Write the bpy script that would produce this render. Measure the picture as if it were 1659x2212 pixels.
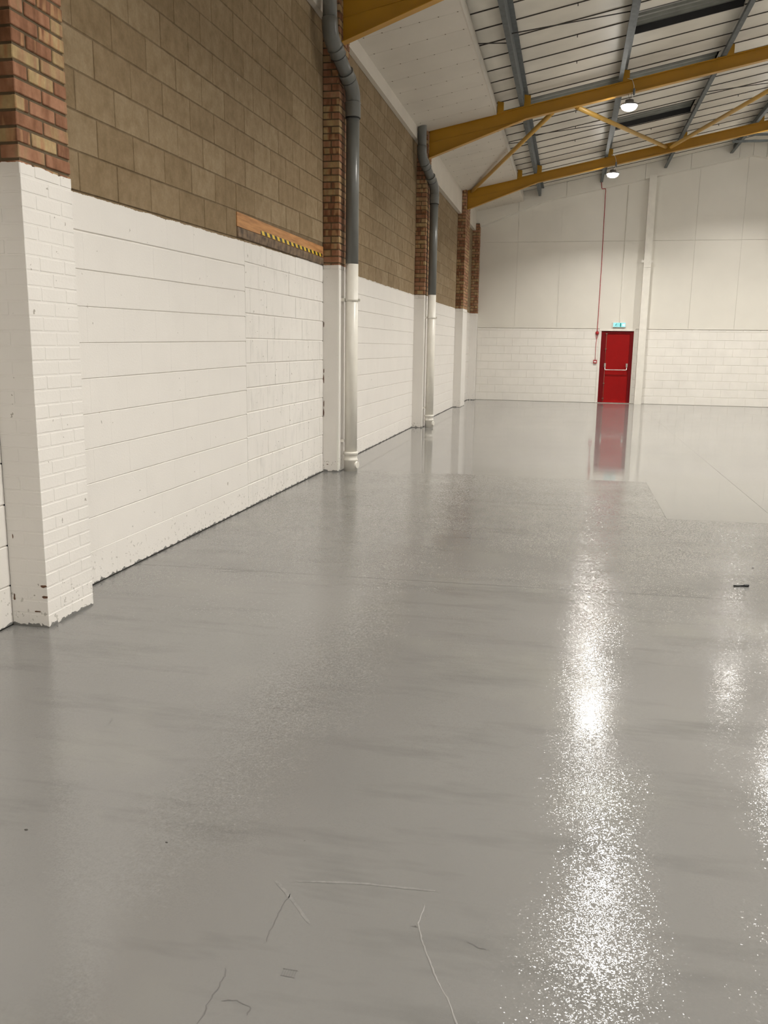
import bpy, bmesh, math, random
from mathutils import Matrix, Vector
random.seed(7)
for o in list(bpy.data.objects): bpy.data.objects.remove(o)
scene = bpy.context.scene
COL = scene.collection

# ------------------------------------------------------------------ camera
FPX, PITCH, YAW, ROLL = 1837.16, 0.1929, 0.2096, 0.0143
CAM = Vector((2.9018, 0.0, 1.5275))
_cy, _sy = math.cos(YAW), math.sin(YAW)
FWD = Vector((-_sy*math.cos(PITCH), _cy*math.cos(PITCH), -math.sin(PITCH)))
_R = Vector((_cy, _sy, 0)); _U = _R.cross(FWD)
RGT = math.cos(ROLL)*_R + math.sin(ROLL)*_U
UPV = -math.sin(ROLL)*_R + math.cos(ROLL)*_U
cam_data = bpy.data.cameras.new('camera')
cam_data.sensor_fit = 'VERTICAL'; cam_data.sensor_height = 36.0
cam_data.lens = FPX/2212*36.0
cam_data.clip_start = 0.05; cam_data.clip_end = 200
cam = bpy.data.objects.new('camera', cam_data); COL.objects.link(cam)
cam.matrix_world = Matrix(((RGT.x, UPV.x, -FWD.x, CAM.x), (RGT.y, UPV.y, -FWD.y, CAM.y),
                           (RGT.z, UPV.z, -FWD.z, CAM.z), (0, 0, 0, 1)))
scene.camera = cam

def in_view(p, m=60):
    """true when a point of the room falls inside the photograph's frame (decides which pieces are built singly)"""
    d = Vector(p) - CAM; z = d.dot(FWD)
    if z < 0.2: return False
    x = 829.5 + FPX*d.dot(RGT)/z; y = 1106 - FPX*d.dot(UPV)/z
    return -m < x < 1659+m and -m < y < 2212+m

# ------------------------------------------------------------------ world, exposure
w = bpy.data.worlds.new('night'); scene.world = w; w.use_nodes = True
w.node_tree.nodes['Background'].inputs[0].default_value = (0.012, 0.014, 0.02, 1)
w.node_tree.nodes['Background'].inputs[1].default_value = 0.3
scene.view_settings.view_transform = 'Standard'
scene.view_settings.look = 'None'
scene.view_settings.gamma = 1.0
scene.view_settings.use_curve_mapping = False
scene.view_settings.exposure = 0.0
scene.cycles.use_denoising = True
scene.cycles.max_bounces = 6
scene.cycles.diffuse_bounces = 4
scene.cycles.glossy_bounces = 3
scene.cycles.transmission_bounces = 0
scene.cycles.transparent_max_bounces = 2
scene.cycles.use_adaptive_sampling = True
scene.cycles.adaptive_threshold = 0.09
scene.cycles.adaptive_min_samples = 12
scene.cycles.blur_glossy = 0.3
LAMP_W = 156.0
LAMP_COL = (1.0, 0.965, 0.905)

# ------------------------------------------------------------------ dimensions
WX = 14.66          # room width
RIDGE = 7.33
Y0, D = -8.0, 25.5  # back wall, far wall
FRAMES = [-2.0, 4.1, 10.12, 16.2, 22.15]
SL = 0.196
def roof_c(c, x): return c + SL*(x if x <= RIDGE else 2*RIDGE - x)
def raf_top(x): return 5.318 + 0.1966*x
def raf_bot(x): return 5.105 + 0.1968*x

# ------------------------------------------------------------------ node helpers
class NT:
    def __init__(s, name):
        s.m = bpy.data.materials.new(name); s.m.use_nodes = True
        s.t = s.m.node_tree; s.n = s.t.nodes; s.b = s.n['Principled BSDF']
    def new(s, typ, **kw):
        n = s.n.new(typ)
        for k, v in kw.items(): setattr(n, k, v)
        return n
    def link(s, a, b): s.t.links.new(a, b)
    def put(s, sock, v):
        if isinstance(v, bpy.types.NodeSocket): s.link(v, sock)
        else: sock.default_value = v
    def math(s, op, a, b=0.0, c=None, clamp=False):
        n = s.new('ShaderNodeMath', operation=op, use_clamp=clamp)
        s.put(n.inputs[0], a); s.put(n.inputs[1], b)
        if c is not None: s.put(n.inputs[2], c)
        return n.outputs[0]
    def mix(s, f, a, b, blend='MIX'):
        n = s.new('ShaderNodeMix', data_type='RGBA', blend_type=blend)
        s.put(n.inputs[0], f)
        for i, v in ((6, a), (7, b)):
            if isinstance(v, tuple) and len(v) == 3: v = (*v, 1)
            s.put(n.inputs[i], v)
        return n.outputs[2]
    def fmix(s, f, a, b):
        n = s.new('ShaderNodeMix', data_type='FLOAT')
        s.put(n.inputs[0], f); s.put(n.inputs[2], a); s.put(n.inputs[3], b)
        return n.outputs[0]
    def pos(s):
        return s.new('ShaderNodeNewGeometry').outputs['Position']
    def sep(s, v):
        n = s.new('ShaderNodeSeparateXYZ'); s.link(v, n.inputs[0]); return n.outputs
    def scale(s, v, k):
        n = s.new('ShaderNodeVectorMath', operation='MULTIPLY'); s.link(v, n.inputs[0]); n.inputs[1].default_value = k
        return n.outputs[0]
    def noise(s, vec, sc, detail=3.0, rough=0.55, dim='3D'):
        n = s.new('ShaderNodeTexNoise', noise_dimensions=dim)
        s.link(vec, n.inputs['Vector']); n.inputs['Scale'].default_value = sc
        n.inputs['Detail'].default_value = detail; n.inputs['Roughness'].default_value = rough
        return n.outputs['Fac']
    def rng(s, v, a, b, c, d):
        n = s.new('ShaderNodeMapRange'); s.put(n.inputs[0], v)
        for i, q in enumerate((a, b, c, d)): s.put(n.inputs[i+1], q)
        return n.outputs[0]
    def ramp(s, f, stops, interp='LINEAR'):
        n = s.new('ShaderNodeValToRGB'); s.put(n.inputs[0], f)
        r = n.color_ramp; r.interpolation = interp
        while len(r.elements) < len(stops): r.elements.new(0.5)
        for e, (p, c) in zip(r.elements, stops): e.position = p; e.color = (*c, 1)
        return n.outputs[0]
    def bump(s, h, strength, dist, normal=None):
        n = s.new('ShaderNodeBump'); n.inputs['Strength'].default_value = strength
        n.inputs['Distance'].default_value = dist; s.link(h, n.inputs['Height'])
        if normal is not None: s.link(normal, n.inputs['Normal'])
        return n.outputs[0]
    def set(s, color=None, rough=None, metal=None, spec=None, normal=None, emit=None, estr=None, coat=None):
        b = s.b.inputs
        for k, v in (('Base Color', color), ('Roughness', rough), ('Metallic', metal), ('Specular IOR Level', spec),
                     ('Normal', normal), ('Emission Color', emit), ('Emission Strength', estr), ('Coat Weight', coat)):
            if v is None: continue
            if isinstance(v, tuple) and len(v) == 3: v = (*v, 1)
            s.put(b[k], v)
        return s.m

WHITE = (0.81, 0.78, 0.735)
FLOORGREY = (0.205, 0.20, 0.19)

def plain(name, color, rough=0.5, metal=0.0, spec=0.5, var=0.08, sc=6.0, bump=0.0):
    n = NT(name); p = n.pos(); f = n.noise(p, sc, 2)
    dark = tuple(c*(1-var*1.6) for c in color); light = tuple(min(1, c*(1+var)) for c in color)
    col = n.mix(n.rng(f, 0.3, 0.7, 0, 1), dark, light)
    nm = n.bump(n.noise(p, sc*30, 3), bump, 0.002) if bump else None
    return n.set(col, rough, metal, spec, nm)

def painted_masonry(name, stops, thin=False, mortar=None, grain=60.0, chips=0.735, band=False):
    """raw masonry above, white emulsion below the hand-cut paint line"""
    n = NT(name); p = n.pos(); x, y, z = n.sep(p)
    line = n.math('ADD', n.rng(y, 4.4, 10.0, 2.385, 2.452), n.rng(y, 10.0, 25.0, 0.0, 0.035))
    wob = n.math('MULTIPLY', n.math('SUBTRACT', n.noise(p, 5.0, 2), 0.5), 0.03)
    wob2 = n.math('MULTIPLY', n.math('SUBTRACT', n.noise(p, 40.0, 1), 0.5), 0.012)
    top = n.math('ADD', line, n.math('ADD', wob, wob2))
    painted = n.math('LESS_THAN', z, top)
    oi = n.new('ShaderNodeObjectInfo')
    if mortar is None and band:
        bn = n.noise(n.scale(p, (9.0, 9.0, 2.0)), 1.6, 2, 0.5)
        raw = n.ramp(n.math('FRACT', n.math('ADD', oi.outputs['Random'], n.math('MULTIPLY', n.math('SUBTRACT', bn, 0.5), 1.1))), stops)
    elif mortar is None: raw = n.ramp(oi.outputs['Random'], stops)
    else: raw = n.mix(0.0, mortar, mortar)
    f1 = n.noise(p, 9.0, 3, 0.65)
    raw = n.mix(n.rng(f1, 0.3, 0.72, 0.0, 1.0), raw, n.mix(1.0, raw, (0.70, 0.66, 0.58), 'MULTIPLY'))
    f2 = n.noise(p, grain, 2, 0.6)
    raw = n.mix(n.rng(f2, 0.45, 0.75, 0.0, 0.35), raw, n.mix(1.0, raw, (1.35, 1.33, 1.3), 'MULTIPLY'))
    # limewash splashes and pale scrapes on the raw masonry
    sp = n.math('GREATER_THAN', n.noise(n.scale(p, (1, 1, 0.45)), 4.5, 4, 0.62), 0.72)
    raw = n.mix(n.math('MULTIPLY', sp, 0.4), raw, (0.5, 0.45, 0.37))
    # white paint: thin coat lets the grey block through in brushed streaks
    wv = n.noise(p, 2.2, 2)
    wh = n.mix(n.rng(wv, 0.3, 0.7, 0, 1), tuple(c*0.965 for c in WHITE), WHITE)
    if thin:
        st = n.noise(n.scale(p, (1, 3.2, 1.3)), 2.6, 4, 0.72)
        wh = n.mix(n.rng(st, 0.50, 0.72, 0.0, 0.42), wh, (0.57, 0.56, 0.52))
    chip = n.math('GREATER_THAN', n.noise(p, 21.0, 3, 0.5), chips)
    wh = n.mix(n.math('MULTIPLY', chip, 0.8), wh, (0.34, 0.31, 0.26))
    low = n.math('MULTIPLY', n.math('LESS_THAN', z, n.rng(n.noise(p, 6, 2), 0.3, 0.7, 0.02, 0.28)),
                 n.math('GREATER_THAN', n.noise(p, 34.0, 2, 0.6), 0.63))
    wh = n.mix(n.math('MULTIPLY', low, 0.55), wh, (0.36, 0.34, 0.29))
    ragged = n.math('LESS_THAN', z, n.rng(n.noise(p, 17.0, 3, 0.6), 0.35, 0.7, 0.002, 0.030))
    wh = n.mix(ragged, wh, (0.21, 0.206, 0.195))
    col = n.mix(painted, raw, wh)
    rough = n.fmix(painted, 0.92, 0.42)
    h = n.noise(p, grain*1.3, 2, 0.65)
    nm = n.bump(h, 0.5, 0.0018)
    return n.set(col, rough, 0.0, 0.35, nm)

MAT = {}
MAT['block'] = painted_masonry('concrete_block', [(0.0, (0.255, 0.185, 0.105)), (0.5, (0.285, 0.21, 0.125)), (1.0, (0.32, 0.243, 0.15))])
MAT['block_thin'] = painted_masonry('infill_block', [(0.0, (0.27, 0.2, 0.12)), (1.0, (0.34, 0.26, 0.165))], thin=True, chips=0.70)
MAT['block_mortar'] = painted_masonry('block_mortar', None, mortar=(0.195, 0.14, 0.082))
MAT['brick'] = painted_masonry('stock_brick', [(0.0, (0.22, 0.105, 0.058)), (0.2, (0.32, 0.155, 0.09)), (0.42, (0.42, 0.22, 0.135)),
                               (0.6, (0.38, 0.235, 0.135)), (0.78, (0.46, 0.345, 0.18)), (0.9, (0.45, 0.255, 0.135)), (1.0, (0.22, 0.105, 0.058))], grain=45, band=True)
MAT['brick_mortar'] = painted_masonry('brick_mortar', None, mortar=(0.135, 0.10, 0.06), grain=80)
MAT['panel_white'] = plain('white_wall_panel', (0.735, 0.705, 0.635), 0.45, var=0.02, sc=1.3)
MAT['far_block'] = plain('white_painted_block', (0.80, 0.77, 0.715), 0.42, var=0.025, sc=3, bump=0.15)
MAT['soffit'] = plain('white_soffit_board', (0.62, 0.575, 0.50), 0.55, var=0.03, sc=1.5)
MAT['roofpanel'] = plain('white_liner_panel', (0.66, 0.62, 0.535), 0.5, var=0.07, sc=1.6)
MAT['dark_gap'] = plain('dark_roof_void', (0.05, 0.042, 0.035), 0.9)
MAT['rooflight'] = plain('grimy_rooflight_sheet', (0.20, 0.205, 0.18), 0.4, var=0.12, sc=4)
MAT['kerb'] = plain('kerb_with_recess_shadow', (0.035, 0.034, 0.036), 0.5)  # near-black colour carries the shadow on the rooflight recess sides
MAT['yellow'] = plain('ochre_steel_paint', (0.45, 0.225, 0.008), 0.42, var=0.05, sc=3)
MAT['yellow_tube'] = plain('ochre_tube_paint', (0.52, 0.31, 0.065), 0.45, var=0.05, sc=3)
MAT['galv'] = plain('galvanised_steel', (0.125, 0.137, 0.138), 0.6, 0.0, spec=0.3, var=0.12, sc=9)
MAT['rod'] = plain('dark_steel_rod', (0.05, 0.045, 0.04), 0.5)
MAT['pipe'] = plain('grey_plastic_pipe', (0.155, 0.158, 0.148), 0.32, var=0.06, sc=4)
MAT['pipe_white'] = plain('white_painted_pipe', (0.74, 0.71, 0.64), 0.35, var=0.03, sc=5)
MAT['rubber'] = plain('black_rubber_seal', (0.015, 0.015, 0.015), 0.6)
MAT['render'] = painted_masonry('painted_render', None, mortar=(0.3, 0.2, 0.12), chips=0.75)
MAT['red'] = plain('red_door_paint', (0.29, 0.003, 0.003), 0.5, spec=0.2, var=0.04, sc=5)
MAT['red_frame_shaded'] = plain('door_red_with_frame_shade', (0.15, 0.002, 0.004), 0.5, spec=0.2, var=0.04, sc=5)  # the door's red, darkened: shading of the frame is put into the colour
MAT['red_plastic'] = plain('red_plastic', (0.38, 0.008, 0.012), 0.35)
MAT['silver'] = plain('satin_aluminium', (0.72, 0.70, 0.66), 0.28, 0.9)
MAT['white_trim'] = plain('white_gloss_trim', (0.78, 0.75, 0.68), 0.35, var=0.03)
MAT['steel_dark'] = plain('tarnished_steel', (0.22, 0.18, 0.13), 0.45, 0.6)
MAT['white_plastic'] = plain('white_plastic', (0.75, 0.75, 0.72), 0.4)
MAT['grey_plastic'] = plain('grey_plastic', (0.16, 0.17, 0.18), 0.4)
MAT['lamp_body'] = plain('lamp_casting', (0.30, 0.30, 0.31), 0.4, 0.5)
MAT['oldwood'] = plain('weathered_timber', (0.17, 0.115, 0.07), 0.8, var=0.35, sc=14, bump=0.5)
MAT['black'] = plain('black_plastic', (0.012, 0.012, 0.014), 0.35)
MAT['debris'] = plain('dark_grit', (0.05, 0.045, 0.04), 0.7)

def wood_mat():
    n = NT('orange_timber'); p = n.pos()
    g = n.noise(n.scale(p, (20, 1.2, 16)), 2.0, 6, 0.65)
    col = n.ramp(g, [(0.3, (0.30, 0.135, 0.05)), (0.55, (0.52, 0.26, 0.10)), (0.75, (0.62, 0.34, 0.15))])
    return n.set(col, 0.6, 0, 0.3, n.bump(g, 0.3, 0.003))
MAT['wood'] = wood_mat()

def tape_mat():
    n = NT('hazard_tape'); x, y, z = n.sep(n.pos())
    s = n.math('FRACT', n.math('DIVIDE', n.math('ADD', y, n.math('MULTIPLY', z, 0.9)), 0.146))
    col = n.mix(n.math('GREATER_THAN', s, 0.5), (0.72, 0.50, 0.04), (0.018, 0.017, 0.015))
    return n.set(col, 0.4)
MAT['tape'] = tape_mat()

def emit(name, color, s):
    n = NT(name); return n.set((0.02, 0.02, 0.02), 0.5, emit=color, estr=s)
MAT['lamp_lens'] = emit('lit_lamp_lens', LAMP_COL, 125.0)
MAT['sign_face'] = emit('lit_sign_face', (0.42, 0.95, 0.95), 1.0)
MAT['sign_mark'] = emit('sign_green_mark', (0.01, 0.42, 0.36), 0.7)
MAT['sign_white'] = emit('sign_white_mark', (0.9, 1.0, 1.0), 1.6)

def floor_mat(name, base, r0, r1, peel, tint, spec):
    n = NT(name); p = n.pos(); x, y, z = n.sep(p)
    a = n.noise(n.scale(p, (1.0, 0.8, 1)), 0.55, 3, 0.6)
    b = n.noise(n.scale(p, (0.55, 2.2, 1)), 1.7, 4, 0.68)
    col = n.mix(n.rng(a, 0.32, 0.68, 0, 1), tuple(c*0.90 for c in base), tuple(c*1.06 for c in base))
    col = n.mix(n.rng(b, 0.52, 0.72, 0.0, tint), col, tuple(c*0.72 for c in base))
    pale = n.noise(n.scale(p, (1.0, 1.0, 1)), 1.15, 3, 0.5)
    col = n.mix(n.rng(pale, 0.56, 0.72, 0.0, 0.5), col, (base[0]*1.16, base[1]*1.17, base[2]*1.10))
    spk = n.math('GREATER_THAN', n.noise(p, 26.0, 2, 0.4), 0.80)
    col = n.mix(n.math('MULTIPLY', spk, 0.6), col, (0.09, 0.085, 0.08))
    rr = n.noise(n.scale(p, (0.8, 1.6, 1)), 0.9, 2, 0.6)
    rough = n.rng(rr, 0.35, 0.68, r0, r1)
    patch = n.rng(n.noise(n.scale(p, (0.9, 1.3, 1)), 0.75, 3, 0.6), 0.36, 0.64, 0.30, 1.0)
    def tilt(sc, amp, detail=1.0):
        t = n.new('ShaderNodeTexNoise'); n.link(p, t.inputs['Vector']); t.inputs['Scale'].default_value = sc
        t.inputs['Detail'].default_value = detail; t.inputs['Roughness'].default_value = 0.5
        v = n.new('ShaderNodeVectorMath', operation='SUBTRACT'); n.link(t.outputs['Color'], v.inputs[0]); v.inputs[1].default_value = (0.5, 0.5, 0.5)
        return n.scale(v.outputs[0], (amp*0.8, amp*1.25, 0.0))
    def add(u, v):
        q = n.new('ShaderNodeVectorMath', operation='ADD'); n.link(u, q.inputs[0]); n.link(v, q.inputs[1]); return q.outputs[0]
    fine_ = n.new('ShaderNodeVectorMath', operation='SCALE'); n.link(add(tilt(190.0, peel), tilt(70.0, peel*0.45)), fine_.inputs[0]); n.link(patch, fine_.inputs['Scale'])
    tot = add(fine_.outputs[0], add(tilt(14.0, peel*0.05), tilt(2.2, peel*0.03)))
    up = n.new('ShaderNodeVectorMath', operation='ADD'); n.link(tot, up.inputs[0]); up.inputs[1].default_value = (0, 0, 1)
    nn = n.new('ShaderNodeVectorMath', operation='NORMALIZE'); n.link(up.outputs[0], nn.inputs[0]); nm = nn.outputs[0]
    return n.set(col, rough, 0.0, spec, nm)
MAT['floor_near'] = floor_mat('grey_floor_paint_textured', tuple(c*0.9 for c in FLOORGREY), 0.08, 0.15, 0.44, 0.85, 0.7)
MAT['floor_far'] = floor_mat('grey_floor_paint_fresh', tuple(c*1.0 for c in FLOORGREY), 0.05, 0.09, 0.012, 0.06, 0.5)
MAT['wet_paint'] = plain('wet_grey_paint', tuple(c*1.1 for c in FLOORGREY), 0.12)
MAT['scuff'] = plain('pale_floor_scuff', tuple(c*0.99 for c in FLOORGREY), 0.2, var=0.1, sc=40)
MAT['floor_edge'] = plain('dark_floor_joint', (0.10, 0.095, 0.09), 0.6)

# ------------------------------------------------------------------ mesh helpers
def bm_box(bm, x0, x1, y0, y1, z0, z1):
    v = [bm.verts.new(c) for c in ((x0,y0,z0),(x1,y0,z0),(x1,y1,z0),(x0,y1,z0),(x0,y0,z1),(x1,y0,z1),(x1,y1,z1),(x0,y1,z1))]
    for f in ((3,2,1,0),(4,5,6,7),(0,1,5,4),(1,2,6,5),(2,3,7,6),(3,0,4,7)): bm.faces.new([v[i] for i in f])
    return v
def bm_prism(bm, poly, axis, a, b):
    """poly in the two remaining axes, extruded along axis from a to b"""
    def P(u, v, t):
        return {'x': (t, u, v), 'y': (u, t, v), 'z': (u, v, t)}[axis]
    A = [bm.verts.new(P(u, v, a)) for u, v in poly]; B = [bm.verts.new(P(u, v, b)) for u, v in poly]
    bm.faces.new(A); bm.faces.new(B[::-1])
    n = len(poly)
    for i in range(n): bm.faces.new((A[i], B[i], B[(i+1) % n], A[(i+1) % n]))
def bm_tube(bm, pts, r, seg=16, cap=True):
    pts = [Vector(p) for p in pts]; rings = []
    rr = r if isinstance(r, (list, tuple)) else [r]*len(pts)
    ref = None
    for i, p in enumerate(pts):
        t = (pts[min(i+1, len(pts)-1)] - pts[max(i-1, 0)]).normalized()
        if ref is None: ref = Vector((1, 0, 0)) if abs(t.x) < 0.9 else Vector((0, 1, 0))
        u = (ref - t*ref.dot(t)).normalized(); ref = u; v = t.cross(u)
        rings.append([bm.verts.new(p + (u*math.cos(2*math.pi*k/seg) + v*math.sin(2*math.pi*k/seg))*rr[i]) for k in range(seg)])
    for a, b in zip(rings, rings[1:]):
        for k in range(seg): 
            f = bm.faces.new((a[k], a[(k+1) % seg], b[(k+1) % seg], b[k])); f.smooth = True
    if cap:
        bm.faces.new(rings[0][::-1]); bm.faces.new(rings[-1])
def bm_lathe(bm, prof, seg=24, c=(0, 0, 0)):
    rings = []
    for r, z in prof:
        rings.append([bm.verts.new((c[0]+r*math.cos(2*math.pi*k/seg), c[1]+r*math.sin(2*math.pi*k/seg), c[2]+z)) for k in range(seg)])
    for a, b in zip(rings, rings[1:]):
        for k in range(seg):
            f = bm.faces.new((a[k], a[(k+1) % seg], b[(k+1) % seg], b[k])); f.smooth = True
    bm.faces.new(rings[0][::-1]); bm.faces.new(rings[-1])

def to_mesh(name, bm, mat):
    bmesh.ops.recalc_face_normals(bm, faces=bm.faces)
    me = bpy.data.meshes.new(name); bm.to_mesh(me); bm.free()
    me.materials.append(mat); return me
def link(name, data, parent=None):
    o = bpy.data.objects.new(name, data); COL.objects.link(o)
    if parent is not None: o.parent = parent
    return o
def tag(o, label=None, cat=None, group=None, kind=None):
    if label: o['label'] = label
    if cat: o['category'] = cat
    if group: o['group'] = group
    if kind: o['kind'] = kind
    return o
def mk(name, build, mat, parent=None, smooth=False):
    """build(bm) in room coordinates -> one mesh object, kept in place under its parent"""
    bm = bmesh.new(); build(bm)
    if parent is not None:
        off = Vector(parent.location)
        g = parent.parent
        while g is not None: off += Vector(g.location); g = g.parent
        bmesh.ops.translate(bm, verts=bm.verts, vec=-off)
    o = link(name, to_mesh(name, bm, MAT[mat] if isinstance(mat, str) else mat), parent)
    return o
def box(name, dims, mat, parent=None):
    return mk(name, lambda bm: bm_box(bm, *dims), mat, parent)
def empty(name, loc, label, cat, group=None, kind=None):
    e = link(name, None); e.location = loc; e.empty_display_size = 0.1
    return tag(e, label, cat, group, kind)

_cache = {}
def tile_mesh(kind, wd, h, d, bev, mat, name, vb=None):
    """a block face: u width, v height, outward normal; kind L = left wall (+x), F = far wall (-y)"""
    key = (kind, round(wd, 3), round(h, 3), round(d, 3), bev, mat, vb)
    vb = bev if vb is None else vb
    if key in _cache: return _cache[key]
    bm = bmesh.new()
    def P(u, v, n): return (n, u, v) if kind == 'L' else (u, -n, v)
    def rect(i, n): return [bm.verts.new(P(u, v, n)) for u, v in ((-wd/2+i*vb/bev, -h/2+i), (wd/2-i*vb/bev, -h/2+i), (wd/2-i*vb/bev, h/2-i), (-wd/2+i*vb/bev, h/2-i))]
    a, b, c = rect(0, -d), rect(0, -bev), rect(bev, 0)
    bm.faces.new(c)
    for p, q in ((a, b), (b, c)):
        for k in range(4): bm.faces.new((p[k], p[(k+1) % 4], q[(k+1) % 4], q[k]))
    bm.faces.new(a[::-1])
    me = to_mesh(name, bm, MAT[mat]); _cache[key] = me; return me
def brick_mesh(wx, wy, h, mat='brick', bev=0.004):
    key = ('B', round(wx, 3), round(wy, 3), round(h, 3), mat, bev)
    if key in _cache: return _cache[key]
    bm = bmesh.new(); bm_box(bm, -wx/2, wx/2, -wy/2, wy/2, -h/2, h/2)
    bmesh.ops.bevel(bm, geom=list(bm.edges), offset=bev, segments=1, affect='EDGES')
    me = to_mesh('brick', bm, MAT[mat]); _cache[key] = me; return me
def tile_box(bm, kind, c, wd, h, d):
    if kind == 'L': bm_box(bm, c[0]-d, c[0], c[1]-wd/2, c[1]+wd/2, c[2]-h/2, c[2]+h/2)
    else: bm_box(bm, c[0]-wd/2, c[0]+wd/2, c[1], c[1]+d, c[2]-h/2, c[2]+h/2)

# ================================================================== STRUCTURE
# ---- floor: cast slabs with recessed joints
floor = mk('floor', lambda bm: bm_box(bm, -0.3, WX+0.3, Y0-0.3, D+0.3, -0.3, -0.012), 'floor_edge')
tag(floor, 'grey painted concrete warehouse floor with a wet gloss sheen', 'floor', kind='structure')
def j1(x): return 5.30 + 0.042*x
def j2(x): return 7.875 + 0.044*x
G = 0.0022
def slab(poly, mat, label):
    def b(bm):
        bm_prism(bm, poly, 'z', -0.012, 0.0)
    o = mk('slab', b, mat, floor); o['label'] = label; return o
slab([(0, Y0), (WX, Y0), (WX, j1(WX)-G), (0, j1(0)-G)], 'floor_near', 'textured glossy slab nearest the viewer')
slab([(0, j1(0)+G), (WX, j1(WX)+G), (WX, j2(WX)-G), (0, j2(0)-G)], 'floor_near', 'textured slab between two cross joints')
slab([(0, j2(0)+G), (3.85-G, j2(3.85)+G), (3.85-G, 10.3), (0, 10.25)], 'floor_near', 'textured slab beside the first downpipe')
slab([(0, 10.25+G*.5), (3.85, 10.3+G*.5), (3.85, j2(3.85)+G), (4.84-G*.6, j2(4.84)+G), (4.84-G*.6, D), (0, D)], 'floor_far', 'smooth mirror-like slab reaching the red door')
slab([(4.84+G*.6, j2(4.84)+G), (WX, j2(WX)+G), (WX, D), (4.84+G*.6, D)], 'floor_far', 'smooth pale slab at the right')

def ribbon(pts, wd):
    def b(bm):
        prev = None
        for i, p in enumerate(pts):
            a = Vector((*pts[max(i-1, 0)], 0)); c = Vector((*pts[min(i+1, len(pts)-1)], 0)); t = (c-a).normalized()
            n = Vector((-t.y, t.x, 0)); k = wd*(0.5 if i in (0, len(pts)-1) else random.uniform(0.7, 1.3))
            q = [bm.verts.new((p[0]+n.x*k*s, p[1]+n.y*k*s, 0.0006)) for s in (-.5, .5)]
            if prev: bm.faces.new((prev[0], q[0], q[1], prev[1]))
            prev = q
    return b
def fine(pts, n=5, j=0.004):
    out = []
    for a, b in zip(pts, pts[1:]):
        for k in range(n): 
            t = k/n; out.append((a[0]+(b[0]-a[0])*t+random.uniform(-j, j), a[1]+(b[1]-a[1])*t+random.uniform(-j, j)))
    return out + [pts[-1]]
for pts in ([(2.209,2.06),(2.207,2.001),(2.203,1.927),(2.211,1.855)], [(2.145,1.741),(2.155,1.701),(2.148,1.65),(2.152,1.592),(2.154,1.5)],
            [(1.13,2.99),(1.138,2.96),(1.145,2.93)], [(0.62,5.25),(0.9,5.33)], [(2.569,2.004),(2.588,2.002)]):
    mk('crack', ribbon(fine(pts), 0.0028), 'floor_edge', floor)
for pts, wd in (([(2.207,2.116),(2.313,2.137),(2.419,2.153),(2.514,2.158),(2.607,2.165)], 0.008), ([(2.148,2.104),(2.208,2.049),(2.261,1.99),(2.298,1.949)], 0.010)):
    mk('scuff', ribbon(fine(pts, 4, 0.001), wd), 'scuff', floor)
def heel(bm):
    for i in range(6):
        x = 2.286+0.0065*i; prev = None
        for t in (0, 1):
            q = [bm.verts.new((x+d, 1.771-0.022*t+0.002*i*0.3, 0.0006)) for d in (0, 0.0017)]
            if prev: bm.faces.new((prev[0], prev[1], q[1], q[0]))
            prev = q
    for y in (1.772, 1.748):
        bm.faces.new([bm.verts.new(c) for c in ((2.285, y, .0006), (2.322, y, .0006), (2.322, y+.002, .0006), (2.285, y+.002, .0006))])
mk('heel_print', heel, 'floor_edge', floor)
for pts in ([(2.722,1.974),(2.745,1.962),(2.772,1.956)], [(2.175,1.640),(2.21,1.646),(2.249,1.636),(2.252,1.61)]):
    mk('scrape', ribbon(fine(pts, 4, 0.003), 0.003), 'floor_edge', floor)
def drip(bm):
    pts = fine([(2.588,2.097),(2.583,2.016),(2.606,1.947),(2.631,1.892),(2.666,1.817),(2.703,1.757),(2.745,1.66)], 6, 0.0012)
    bm_tube(bm, [(x, y, -0.0012) for x, y in pts], [0.0032*random.uniform(0.75, 1.2) for _ in pts], 8)
mk('paint_drip', drip, 'wet_paint', floor)['label'] = 'thin raised line of paint on the floor'

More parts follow.
